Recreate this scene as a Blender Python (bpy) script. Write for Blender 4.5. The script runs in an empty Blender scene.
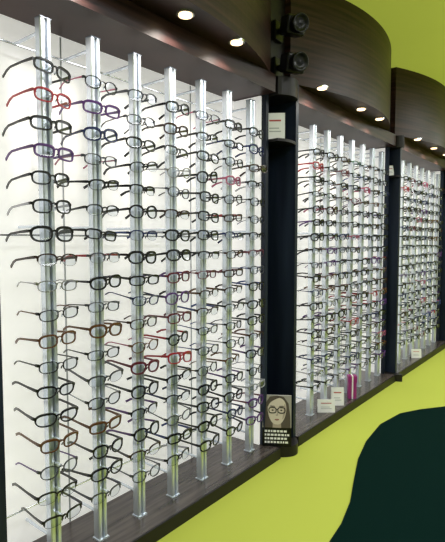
import bpy, math, random
from mathutils import Vector, Matrix
random.seed(33)
S=bpy.context.scene
S.view_settings.view_transform='Standard'
CZ=1.24   # eye height
# ------------------------------------------------------------------ materials
def mat(name,col,rough=.5,metal=0,emit=None,es=0,spec=None,coat=0):
    m=bpy.data.materials.new(name);m.use_nodes=True
    b=m.node_tree.nodes['Principled BSDF']
    b.inputs['Base Color'].default_value=(*col,1)
    b.inputs['Roughness'].default_value=rough
    b.inputs['Metallic'].default_value=metal
    if coat:b.inputs['Coat Weight'].default_value=coat
    if spec is not None:b.inputs['Specular IOR Level'].default_value=spec
    if emit:
        b.inputs['Emission Color'].default_value=(*emit,1);b.inputs['Emission Strength'].default_value=es
    return m
def noisy(name,c1,c2,scale,stretch,rough=.5,detail=6,metal=0,coat=0,es=0,spec=None,p0=.35,p1=.65):
    m=mat(name,c1,rough,metal,coat=coat,spec=spec);nt=m.node_tree;b=nt.nodes['Principled BSDF']
    tc=nt.nodes.new('ShaderNodeTexCoord');mp=nt.nodes.new('ShaderNodeMapping');mp.inputs['Scale'].default_value=stretch
    n=nt.nodes.new('ShaderNodeTexNoise');n.inputs['Scale'].default_value=scale;n.inputs['Detail'].default_value=detail
    r=nt.nodes.new('ShaderNodeValToRGB');r.color_ramp.elements[0].color=(*c1,1);r.color_ramp.elements[1].color=(*c2,1)
    r.color_ramp.elements[0].position=p0;r.color_ramp.elements[1].position=p1
    nt.links.new(tc.outputs['Object'],mp.inputs[0]);nt.links.new(mp.outputs[0],n.inputs['Vector'])
    nt.links.new(n.outputs['Fac'],r.inputs[0]);nt.links.new(r.outputs[0],b.inputs['Base Color'])
    if es:
        nt.links.new(r.outputs[0],b.inputs['Emission Color']);b.inputs['Emission Strength'].default_value=es
    return m
M={}
M['wood']=noisy('dark_wood_veneer',(.009,.004,.004),(.055,.024,.021),2.2,(1,1,26),.40,spec=.28,p0=.3,p1=.7)
M['cheek']=noisy('navy_black_laminate',(.006,.010,.022),(.015,.024,.046),4,(3,3,.3),.45,spec=.3)
M['ledge']=noisy('ledge_wood',(.035,.028,.028),(.09,.072,.068),5,(10,.6,1),.25)
M['ledgeedge']=mat('ledge_edge_dark',(.010,.008,.010),.45,spec=.3)
M['back']=noisy('lightbox_acrylic',(.77,.76,.74),(.83,.82,.80),2,(1,1,1),.6,es=.50)
M['alu']=mat('brushed_aluminium',(.74,.80,.90),.24,.65)
M['aludark']=mat('aluminium_groove',(.16,.18,.23),.4,.5)
M['chrome']=mat('chrome',(.75,.77,.80),.2,.8)
M['floor']=noisy('lime_floor',(.435,.495,.080),(.45,.51,.084),1,(1,1,1),.9,spec=.1)
M['ceil']=noisy('lime_ceiling_glow',(.45,.51,.075),(.465,.525,.079),1,(1,1,1),.9,es=.45,spec=.1)  # ceiling is no lamp; emission put in to brighten its lime
M['wall']=mat('lime_wall',(.47,.53,.05),.8)
M['darkwall']=mat('dark_wall',(.02,.018,.02),.6)
M['teal']=mat('dark_teal_overlay',(.0022,.0135,.0115),.95,spec=.03)  # colour of the flat graphic overlay shape
M['lamp']=mat('lamp_glow',(1,.9,.7),.5,emit=(1,.66,.36),es=4)
M['blk']=mat('black_plastic',(.003,.003,.004),.3,spec=.3)
M['white']=mat('white_card',(.86,.86,.88),.6)
M['plaster']=mat('wall_plaster',(.55,.55,.57),.8)
M['pink']=mat('pink_box',(.30,.02,.18),.4)
M['red']=mat('red_print',(.45,.05,.05),.5)
M['greyp']=mat('grey_card',(.4,.42,.45),.5)
M['skin']=mat('print_skin',(.66,.58,.52),.6)
M['shade']=mat('print_face_tone',(.42,.34,.30),.6)
M['lip']=mat('print_lips',(.30,.12,.11),.6)
M['hair']=mat('print_hair',(.09,.07,.06),.6)
M['photo']=mat('print_background',(.36,.34,.32),.6)
M['fillface']=mat('added_fill_face',(.9,.9,.9),.5,emit=(1,1,1),es=2)  # glowing face of the added ceiling fill panels
lm=bpy.data.materials.new('clear_lens');lm.use_nodes=True;nt=lm.node_tree;nt.nodes.clear()
o=nt.nodes.new('ShaderNodeOutputMaterial');mx=nt.nodes.new('ShaderNodeMixShader');tr=nt.nodes.new('ShaderNodeBsdfTransparent');gl=nt.nodes.new('ShaderNodeBsdfGlossy')
tr.inputs[0].default_value=(.86,.89,.94,1);gl.inputs['Roughness'].default_value=.04
fr=nt.nodes.new('ShaderNodeFresnel');fr.inputs[0].default_value=1.7
nt.links.new(fr.outputs[0],mx.inputs[0]);nt.links.new(tr.outputs[0],mx.inputs[1]);nt.links.new(gl.outputs[0],mx.inputs[2]);nt.links.new(mx.outputs[0],o.inputs[0])
FR=[('black',(.005,.005,.007),.25,0),('darkbrown',(.030,.012,.008),.25,0),('navy',(.008,.014,.07),.25,0),
    ('red',(.30,.010,.02),.3,0),('purple',(.08,.025,.15),.3,0),('gunmetal',(.07,.072,.085),.3,.6),('green',(.02,.07,.04),.3,0),
    ('pink',(.32,.07,.14),.3,0),('silver',(.35,.35,.37),.25,.8),('tortoise',(.10,.040,.015),.25,0),('clear_grey',(.30,.31,.35),.2,0),('burgundy',(.10,.008,.022),.3,0),('blue',(.02,.04,.17),.3,0)]
FM=[lm]+[mat('frame_'+n,c,r,mt,spec=.35) for n,c,r,mt in FR]
# ------------------------------------------------------------------ mesh helpers
def obj(name,V,F,mats,MI=None,parent=None,smooth=False):
    me=bpy.data.meshes.new(name);me.from_pydata(V,[],F)
    for m in mats:me.materials.append(m)
    if MI:me.polygons.foreach_set('material_index',MI)
    if smooth:me.polygons.foreach_set('use_smooth',[True]*len(F))
    me.update();o=bpy.data.objects.new(name,me);S.collection.objects.link(o)
    if parent:o.parent=parent
    return o
def empty(name,loc=(0,0,0)):
    e=bpy.data.objects.new(name,None);e.location=loc;e.empty_display_size=.1;S.collection.objects.link(e);return e
class B:
    def __init__(s):s.V=[];s.F=[];s.M=[]
    def box(s,x0,x1,y0,y1,z0,z1,mi=0):
        n=len(s.V)
        s.V+=[(x0,y0,z0),(x1,y0,z0),(x1,y1,z0),(x0,y1,z0),(x0,y0,z1),(x1,y0,z1),(x1,y1,z1),(x0,y1,z1)]
        for f in ((3,2,1,0),(4,5,6,7),(0,1,5,4),(1,2,6,5),(2,3,7,6),(3,0,4,7)):s.F.append([n+i for i in f]);s.M.append(mi)
    def prism(s,P,z0,z1,mi=0):
        n=len(s.V);k=len(P)
        s.V+=[(x,y,z0) for x,y in P]+[(x,y,z1) for x,y in P]
        s.F.append([n+i for i in range(k)][::-1]);s.M.append(mi)
        s.F.append([n+k+i for i in range(k)]);s.M.append(mi)
        for i in range(k):
            j=(i+1)%k;s.F.append([n+i,n+j,n+k+j,n+k+i]);s.M.append(mi)
    def tube(s,P,a,b,closed=False,mi=0,up=(1,0,0),sides=4,t=None):
        n=len(s.V);k=len(P);up=Vector(up);P=[Vector(p) for p in P]
        for i in range(k):
            if closed:T=P[(i+1)%k]-P[i-1]
            else:T=P[min(i+1,k-1)]-P[max(i-1,0)]
            T.normalize();side=T.cross(up)
            if side.length<1e-4:side=T.cross(Vector((0,1,.01)))
            side.normalize();u2=side.cross(T).normalized()
            sc=1 if t is None else t[i]
            for q in range(sides):
                an=2*math.pi*(q+.5)/sides
                r=1.414 if sides==4 else 1
                s.V.append(tuple(P[i]+u2*(a*r*sc*math.cos(an))+side*(b*r*sc*math.sin(an))))
        for i in range(k if closed else k-1):
            j=(i+1)%k
            for q in range(sides):
                w=(q+1)%sides
                s.F.append([n+i*sides+q,n+i*sides+w,n+j*sides+w,n+j*sides+q]);s.M.append(mi)
        if not closed:
            s.F.append([n+q for q in range(sides)][::-1]);s.M.append(mi)
            s.F.append([n+(k-1)*sides+q for q in range(sides)]);s.M.append(mi)
    def lathe(s,prof,n=24,mi=0,mats=None):
        n0=len(s.V)
        for (a,r) in prof:
            for i in range(n):s.V.append((a,r*math.cos(2*math.pi*i/n),r*math.sin(2*math.pi*i/n)))
        for j in range(len(prof)-1):
            for i in range(n):
                s.F.append([n0+j*n+i,n0+j*n+(i+1)%n,n0+(j+1)*n+(i+1)%n,n0+(j+1)*n+i]);s.M.append(mats[j] if mats else mi)
    def make(s,name,mats,parent=None,smooth=False):
        return obj(name,s.V,s.F,mats,s.M,parent,smooth)
def bevel(o,w,seg=2):
    m=o.modifiers.new('bevel','BEVEL');m.width=w;m.segments=seg;m.limit_method='ANGLE'
# ------------------------------------------------------------------ room
CEIL=CZ+1.48
b=B();b.box(-1.80,2.6,-3,9,-.1,0);b.make('floor',[M['floor']])
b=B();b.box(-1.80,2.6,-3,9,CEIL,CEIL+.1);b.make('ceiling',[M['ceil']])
b=B();b.box(-1.90,-1.80,-3,9,0,CEIL);b.make('wall_left',[M['darkwall']])
b=B();b.box(2.6,2.7,-3,9,0,CEIL);b.make('wall_right',[M['plaster']])
b=B();b.box(-1.8,2.6,9,9.1,0,CEIL);b.make('wall_far',[M['wall']])
b=B();b.box(-1.8,2.6,-3.1,-3,0,CEIL);b.make('wall_back',[M['plaster']])
# ------------------------------------------------------------------ glasses templates
def ring(cx,w,h,p,drop,N=24):
    P=[]
    for i in range(N):
        a=2*math.pi*i/N;c,s_=math.cos(a),math.sin(a)
        y=math.copysign(abs(c)**(2/p),c)*w/2;z=math.copysign(abs(s_)**(2/p),s_)*h/2
        if s_<0:y*=1-drop*abs(s_)
        P.append((0,cx+y,z))
    return P
def template(kind):
    b=B();w,h,p,dr,th,half=kind
    cx=.0345
    for sg in(-1,1):
        R=ring(sg*cx,w,h,p,dr)
        R=[(-.012*(abs(y)/.066)**2,y,z) for _,y,z in R]
        if half:
            tt=[1.0 if z>-h*.05 else .22 for _,y,z in R]
        else:
            tt=[1.0+.45*max(0,(z/(h/2)))for _,y,z in R] if th>.0015 else None
        b.tube(R,.0022,th,closed=True,mi=1,t=tt)
        n=len(b.V);b.V+=[(x-.0004,y,z) for x,y,z in R];b.F.append(list(range(n,n+len(R))));b.M.append(0)
        ye=sg*(cx+w/2)
        b.tube([(-.010,ye,.008),(-.012,ye+sg*.004,.009),(-.020,ye+sg*.005,.009)],.0040,.0020,mi=1,up=(0,0,1))
        b.tube([(-.018,ye+sg*.005,.009),(-.06,ye+sg*.005,.009),(-.115,ye+sg*.002,.008),(-.138,ye-sg*.002,.003),(-.160,ye-sg*.006,-.009)],
               .0033 if th>.0015 else .0018,.0012,mi=2,up=(0,0,1),t=[1.3,1,1,1.2,1.3])
    g=cx-w/2
    b.tube([(0,-g-.001,.006),(.001,-g*.5,.009),(.001,0,.010),(.001,g*.5,.009),(0,g+.001,.006)],.0020,th,mi=1)
    for sg in(-1,1):
        b.tube([(-.002,sg*g,-.001),(-.007,sg*(g-.001),-.004),(-.008,sg*(g-.002),-.010)],.0012,.0016,mi=0)
    return b
kinds=[(.052,.036,3.0,.06,.0020,0),(.054,.032,3.4,.05,.0023,0),(.050,.040,2.4,.05,.0019,0),(.053,.029,3.2,.08,.0019,0),
       (.052,.031,2.8,.05,.0012,0),(.050,.036,2.3,.04,.0012,0),(.055,.038,2.8,.14,.0026,0),
       (.054,.030,3.0,.07,.0024,1),(.052,.033,2.6,.06,.0018,1),(.056,.034,2.7,.18,.0018,0)]
T=[template(k) for k in kinds]
def add_glasses(V,F,MI,ti,loc,roll,pitch,yaw,c1,c2,sc):
    t=T[ti];n=len(V)
    R=Matrix.Translation(loc)@Matrix.Rotation(yaw,4,'Z')@Matrix.Rotation(pitch,4,'Y')@Matrix.Rotation(roll,4,'X')@Matrix.Scale(sc,4)
    V.extend([tuple(R@Vector(v)) for v in t.V])
    F.extend([[n+i for i in f] for f in t.F])
    MI.extend([0 if m==0 else (c1 if m==1 else c2) for m in t.M])
# ------------------------------------------------------------------ bays
PD=1.53;SP=.2045
bays=[(.947,.757),(2.885,2.53),(4.66,4.33),(6.45,6.12)]
ends=[2.28,4.20,5.98,7.8]
RACKS=[]
for bi,((y0,ys),ye) in enumerate(zip(bays,ends)):
    E=empty('eyeglasses_display_rack',(-1.7,(ys+ye)/2,.06));bpy.context.view_layer.update();RACKS.append(E)
    def P(o):
        o.parent=E;o.matrix_parent_inverse=E.matrix_world.inverted();return o
    b=B();b.box(-1.795,-1.72,ys,ye,.06,CZ+.86);b.box(-1.72,-1.53,ye-.012,ye,.06,CZ+.80);b.box(-1.72,-1.53,ys,ys+.012,.06,CZ+.80);P(b.make('lightbox_back',[M['back']]))
    b=B()
    for i in range(1,4):
        y=ys+(ye-ys)*i/4;b.box(-1.721,-1.717,y-.003,y+.003,.06,CZ+.80)
    P(b.make('back_seams',[M['greyp']]))
    b=B();b.box(-1.795,-1.50,ys-.025,ys,.06,CZ+.9);b.box(-1.795,-1.50,ye,ye+.025,.06,CZ+.9)
    P(b.make('side_panels',[M['cheek']]))
    b=B();b.box(-1.795,-1.44,ys,ye,CZ+.805,CZ+.90);P(b.make('header_rail',[M['wood']]))
    b=B();ztop=CZ+.750;zb=.065
    for i in range(7):
        y=y0+i*SP;x=-PD
        prof=[(x-.016,y-.021),(x+.012,y-.021),(x+.0165,y-.018),(x+.0175,y-.013),(x+.017,y-.006),(x+.009,y-.004),(x+.009,y+.004),(x+.017,y+.006),(x+.0175,y+.013),(x+.0165,y+.018),(x+.012,y+.021),(x-.016,y+.021)]
        b.prism(prof,zb,ztop,0)
        b.box(x+.0085,x+.0095,y-.004,y+.004,zb,ztop-.001,1)
        b.box(x-.022,x+.022,y-.024,y+.024,.0605,.066,0)
        b.box(x-.017,x+.018,y-.022,y+.022,ztop,ztop+.004,1)
        for kz in(.715,.05,-1.08):
            b.tube([(-1.72,y,CZ+kz),(x-.01,y,CZ+kz)],.006,.006,mi=0,up=(0,0,1),sides=8)
    P(b.make('aluminium_posts',[M['alu'],M['aludark']]))
    b=B()
    for zz in(.69,.02,-1.0):
        b.tube([(-1.66,ys,CZ+zz),(-1.66,ye,CZ+zz)],.004,.004,sides=8)
    P(b.make('support_rods',[M['chrome']]))
    pb=B();V=[];F=[];MI=[]
    for i in range(7):
        y=y0+i*SP
        for r in range(18):
            z=CZ+.572-r*.0915
            pb.box(-PD+.015,-PD+.050,y-.004,y+.004,z+.006,z+.011,0)
            u=random.random()
            c1=1 if u<.54 else 2 if u<.65 else 3 if u<.72 else 6 if u<.81 else random.choice([4,5,7,8,9,10,11,12,13,5,10,12])
            c2=c1
            if random.random()<.32:c2=random.choice([4,5,12,8,9,10,3,11,1,13,5])
            ti=random.choice([0,1,2,3,6,0,7,8,9,4,5,8])
            if c1 in(6,9):ti=random.choice([4,5,8,4])
            if i==0 and r==1:c1=c2=4;ti=0
            if i==0 and r in(0,2,4,6):c1=c2=1;ti=[1,1,0,6][r//2]
            add_glasses(V,F,MI,ti,(-PD+.053+random.uniform(-.002,.006),y+random.uniform(-.009,.009),z+random.uniform(-.004,.004)),random.gauss(0,.04),random.gauss(0,.06),random.gauss(0,.06),c1,c2,random.uniform(1.14,1.26))
    P(pb.make('pegs',[M['alu']]))
    P(obj('eyeglasses',V,F,FM,MI))
    b=B();b.box(-1.795,-1.415,ys-.02,ye+.025,.0,.06,0)
    b.box(-1.415,-1.405,ys-.02,ye+.025,.0,.0605,1)
    P(b.make('base_ledge',[M['ledge'],M['ledgeedge']]))
# ------------------------------------------------------------------ canopies
def arc(ya,yb,d_end,bul,n=40):
    return [(-(d_end-bul*(1-(2*t/n-1)**2)),ya+(yb-ya)*t/n) for t in range(n+1)]
lights=[(1.02,1.46,1.80),(2.64,3.22,3.56),(4.48,5.00,5.45),(6.3,6.8,7.3)]
for (ya,yb),ls in zip([(.55,2.26),(2.47,4.07),(4.23,5.9),(6.06,7.8)],lights):
    E=empty('curved_canopy',(-1.6,(ya+yb)/2,CZ+.9));bpy.context.view_layer.update()
    A=arc(ya,yb,1.46,.19)
    b=B();b.prism([(-1.795,ya)]+A+[(-1.795,yb)],CZ+.902,CEIL-.002)
    o=b.make('canopy_fascia',[M['wood']]);o.parent=E;o.matrix_parent_inverse=E.matrix_world.inverted()
    b=B()
    for y in ls:
        x=-1.345
        an=[2*math.pi*i/24 for i in range(24)]
        b.prism([(x+.036*math.cos(a),y+.036*math.sin(a)) for a in an],CZ+.894,CZ+.9022,0)
        b.prism([(x+.027*math.cos(a),y+.027*math.sin(a)) for a in an],CZ+.890,CZ+.8945,1)
        L=bpy.data.lights.new('downlight','SPOT');L.energy=9;L.spot_size=2.2;L.spot_blend=.6;L.color=(1,.92,.82);L.shadow_soft_size=.03
        lo=bpy.data.objects.new('downlight_beam',L);lo.location=(x,y,CZ+.87);lo.rotation_euler=(0,math.radians(12),0);S.collection.objects.link(lo)
        lo.parent=E;lo.matrix_parent_inverse=E.matrix_world.inverted()
    o=b.make('recessed_downlights',[M['chrome'],M['lamp']]);o.parent=E;o.matrix_parent_inverse=E.matrix_world.inverted()
# ------------------------------------------------------------------ niche columns between bays
NICHE=[]
for ya,yb in[(2.306,2.503),(4.226,4.303),(6.006,6.094)]:
    E=empty('niche_column',(-1.6,(ya+yb)/2,0));bpy.context.view_layer.update();NICHE.append(E)
    def P(o):
        o.parent=E;o.matrix_parent_inverse=E.matrix_world.inverted();return o
    b=B();b.box(-1.795,-1.72,ya,yb,.06,CZ+.9);P(b.make('niche_back',[M['cheek']]))
    b=B();b.box(-1.72,-1.44,yb-.022,yb-.001,.06,CZ+.9)
    b.box(-1.445,-1.425,yb-.024,yb+.005,.06,CZ+.9);P(b.make('niche_cheek',[M['cheek']]))
    b=B();b.box(-1.795,-1.50,ya-.03,yb,CZ+.9,CEIL-.003);P(b.make('upper_panel',[M['ledgeedge']]))
    def sh(z0,z1,ex,name):
        n=16;A=[(-(1.44-ex*math.sin(math.pi*t/n)**.7),ya+(yb-ya)*t/n) for t in range(n+1)]
        bb=B();bb.prism([(-1.72,ya)]+A+[(-1.72,yb)],z0,z1);P(bb.make(name,[M['ledgeedge']]))
    sh(.0,.061,.08,'rounded_base')
    sh(CZ+.55,CZ+.565,.03,'curved_shelf')
    sh(CZ+.80,CZ+.90,.05,'curved_top')
# ------------------------------------------------------------------ unseen ceiling panels, added to light the aisle
for i,(x,y) in enumerate([(.2,.2),(.2,2.0),(.2,3.8),(.2,5.6),(.2,7.4),(1.6,1.2),(1.6,4.2)]):
    b=B();b.box(x-.32,x+.32,y-.62,y+.62,CEIL-.03,CEIL-.001,0);b.box(x-.3,x+.3,y-.6,y+.6,CEIL-.034,CEIL-.03,1)
    E=b.make('added_fill_panel',[M['white'],M['fillface']])
    L=bpy.data.lights.new('added_fill','AREA');L.shape='RECTANGLE';L.size=.6;L.size_y=1.2;L.energy=17;L.color=(.96,.97,1)
    lo=bpy.data.objects.new('added_fill_light',L);lo.location=(x,y,CEIL-.05);S.collection.objects.link(lo)
    lo.parent=E
# ------------------------------------------------------------------ spotlights on the upper column
for z in(CZ+.965,CZ+1.165):
    E=empty('track_spotlight',(-1.46,2.37,z));E.scale=(1.2,1.2,1.2);bpy.context.view_layer.update()
    def P(o):
        o.parent=E;return o
    b=B();b.box(-.03,-.01,-.035,.035,-.045,.045);b.tube([(-.01,0,0),(.05,0,0)],.014,.014,sides=12,up=(0,0,1));o=P(b.make('wall_bracket',[M['blk']]));bevel(o,.004)
    b=B();b.box(-.045,.03,-.05,.05,-.042,.042);o=P(b.make('housing',[M['blk']]));o.location=(.07,-.01,0);o.rotation_euler=(0,.25,-.5);bevel(o,.012,3)
    b=B();b.lathe([(-.05,.004),(-.045,.030),(.03,.040),(.052,.041),(.054,.036),(.046,.030),(.044,.012),(.047,.0)],24)
    o=P(b.make('lamp_head',[M['blk']],smooth=True));o.location=(.083,-.018,0);o.rotation_euler=(0,.25,-.5)
# ------------------------------------------------------------------ counter cards, boxes
def card(name,loc,w,h,rz,lean,build,par=None):
    if par is None:
        E=empty(name,loc);E.rotation_euler=(lean,0,rz);build(E,w,h)
    else:
        o=build(None,w,h);bpy.context.view_layer.update()
        o.parent=par;o.matrix_parent_inverse=par.matrix_world.inverted();o.location=loc;o.rotation_euler=(lean,0,rz)
def rect(b,x0,x1,z0,z1,y,mi):
    n=len(b.V);b.V+=[(x0,y,z0),(x1,y,z0),(x1,y,z1),(x0,y,z1)];b.F.append([n,n+1,n+2,n+3]);b.M.append(mi)
def poly(b,P,y,mi):
    n=len(b.V);b.V+=[(x,y,z) for x,z in P];b.F.append(list(range(n,n+len(P))));b.M.append(mi)
def ell(b,cx,cz,rx,rz,y,mi,n=28):
    poly(b,[(cx+rx*math.cos(2*math.pi*i/n),cz+rz*math.sin(2*math.pi*i/n)) for i in range(n)],y,mi)
def portrait(E,w,h):
    b=B();b.box(-w/2,w/2,0,.006,0,h,0)
    mats=[M['white'],M['photo'],M['skin'],M['hair'],M['blk'],M['lip'],M['shade']]
    rect(b,-w/2,w/2,0,h,-.0006,4)
    rect(b,-w/2,w/2,h*.36,h,-.0009,1)
    def sm(P,k=3):
        for _ in range(k):
            Q=[]
            for i in range(len(P)):
                a,c=P[i],P[(i+1)%len(P)];Q+=[(.75*a[0]+.25*c[0],.75*a[1]+.25*c[1]),(.25*a[0]+.75*c[0],.25*a[1]+.75*c[1])]
            P=Q
        return P
    poly(b,[(-w*.47,h*.36),(w*.47,h*.36),(w*.46,h*.60),(w*.40,h*.84),(w*.24,h*.97),(0,h*.995),(-w*.25,h*.97),(-w*.40,h*.84),(-w*.46,h*.60)],-.0012,3)
    poly(b,[(-w*.15,h*.36),(w*.15,h*.36),(w*.13,h*.56),(-w*.13,h*.56)],-.0015,6)
    face=[(0,.42),(.13,.435),(.24,.52),(.31,.64),(.33,.77),(.28,.88),(.14,.95),(-.06,.95),(-.24,.90),(-.33,.78),(-.31,.64),(-.24,.52),(-.13,.435)]
    poly(b,sm([(x*w,z*h) for x,z in face]),-.0022,2)
    poly(b,sm([(w*.18,h*.50),(w*.29,h*.62),(w*.315,h*.78),(w*.26,h*.86),(w*.235,h*.72),(w*.20,h*.60)]),-.00235,6)
    poly(b,sm([(-w*.34,h*.74),(-w*.24,h*.86),(-w*.02,h*.93),(w*.14,h*.96),(-w*.1,h*.99),(-w*.36,h*.92)]),-.0024,3)
    poly(b,sm([(-w*.10,h*.520),(-w*.03,h*.538),(0,h*.532),(w*.03,h*.538),(w*.10,h*.520),(0,h*.495)],2),-.0026,5)
    poly(b,sm([(-w*.045,h*.595),(w*.045,h*.595),(w*.03,h*.62),(w*.02,h*.70),(0,h*.62),(-w*.03,h*.62)],2),-.0026,6)
    for sg in(-1,1):
        P=[(sg*w*.155+w*.125*math.copysign(abs(math.cos(a))**.7,math.cos(a)),-.003,h*.705+h*.055*math.copysign(abs(math.sin(a))**.7,math.sin(a))) for a in[2*math.pi*i/20 for i in range(20)]]
        b.tube(P,.0006,.0028,closed=True,mi=4,up=(0,1,0))
        ell(b,sg*w*.150,h*.705,w*.055,h*.016,-.0026,6);ell(b,sg*w*.150,h*.705,w*.025,h*.015,-.0027,4)
        poly(b,[(sg*w*.06,h*.775),(sg*w*.25,h*.775),(sg*w*.22,h*.795),(sg*w*.08,h*.79)],-.0027,3)
    rect(b,-w*.035,w*.035,h*.715,h*.73,-.003,4)
    rnd=random.Random(3)
    for r in range(4):
        x=-w*.42
        while x<w*.36:
            l=rnd.uniform(.05,.11)*w;rect(b,x,min(x+l,w*.43),h*(.055+.072*r),h*(.095+.072*r),-.0012,0);x+=l+w*.03
    o=b.make('portrait_card',mats);o.parent=E
card('portrait_poster',(-1.437,2.315,.0625),.165,.29,math.radians(33),math.radians(-5),portrait)
def wcard(E,w,h):
    b=B();b.box(-w/2,w/2,0,.003,0,h,0)
    rect(b,-w*.3,w*.3,h*.68,h*.74,-.0006,1);rect(b,-w*.3,w*.2,h*.40,h*.44,-.0006,2);rect(b,-w*.3,w*.3,h*.28,h*.32,-.0006,2)
    n=len(b.V);b.V+=[(-w/2,.003,h*.8),(w/2,.003,h*.8),(w/2,.05,0),(-w/2,.05,0)];b.F.append([n,n+1,n+2,n+3]);b.M.append(0)
    return b.make('price_card',[M['white'],M['red'],M['greyp']])
rz=math.radians(38);ln=math.radians(-6)
card('c',(-1.475,2.335,CZ+.566),.11,.15,math.radians(35),ln,wcard,NICHE[0])
card('c',(-1.46,2.99,.061),.12,.09,rz,ln,wcard,RACKS[1])
card('c',(-1.46,3.17,.061),.09,.13,rz,ln,wcard,RACKS[1])
card('c',(-1.50,4.26,CZ+.566),.06,.09,rz,ln,wcard,NICHE[1])
card('c',(-1.45,4.97,.061),.10,.09,rz,ln,wcard,RACKS[2])
def gift(name,loc,w,d,h,rz,m):
    b=B();b.box(-w/2,w/2,-d/2,d/2,0,h*.72,0);b.box(-w/2-.003,w/2+.003,-d/2-.003,d/2+.003,h*.72,h,0);b.box(-w*.08,w*.08,-d/2-.0045,d/2+.0045,0,h+.002,1)
    o=b.make(name,[m,M['white']]);o.location=loc;o.rotation_euler=(0,0,rz)
gift('gift_box',(-1.455,3.40,.0608),.06,.05,.17,.6,M['pink'])
# ------------------------------------------------------------------ teal shape of the graphic overlay, laid flat on the floor
pts=[(-.844,1.777),(-.859,1.917),(-.902,2.110),(-.977,2.331),(-1.053,2.563),(-1.112,2.829),(-1.145,3.154),(-1.109,3.447),(-1.021,3.621),(-.894,3.803)]
P2=pts+[(-.3,4.3),(.6,4.5),(1.3,4.1),(1.8,3.2),(1.8,1.6),(.9,.7),(-.2,.6),(-.75,1.1)]
b=B();b.prism(P2[::-1],.001,.006);b.make('teal_overlay_shape',[M['teal']])
# ------------------------------------------------------------------ camera
cam=bpy.data.cameras.new('camera');cam.sensor_fit='HORIZONTAL';cam.sensor_width=36;cam.lens=483/445*36;cam.clip_start=.02
co=bpy.data.objects.new('camera',cam);S.collection.objects.link(co);S.camera=co
co.location=(0,0,CZ);co.rotation_euler=(math.radians(90-3.6),0,math.radians(38.4))
w=bpy.data.worlds.new('world');S.world=w;w.use_nodes=True;w.node_tree.nodes['Background'].inputs[0].default_value=(.8,.8,.8,1);w.node_tree.nodes['Background'].inputs[1].default_value=.3
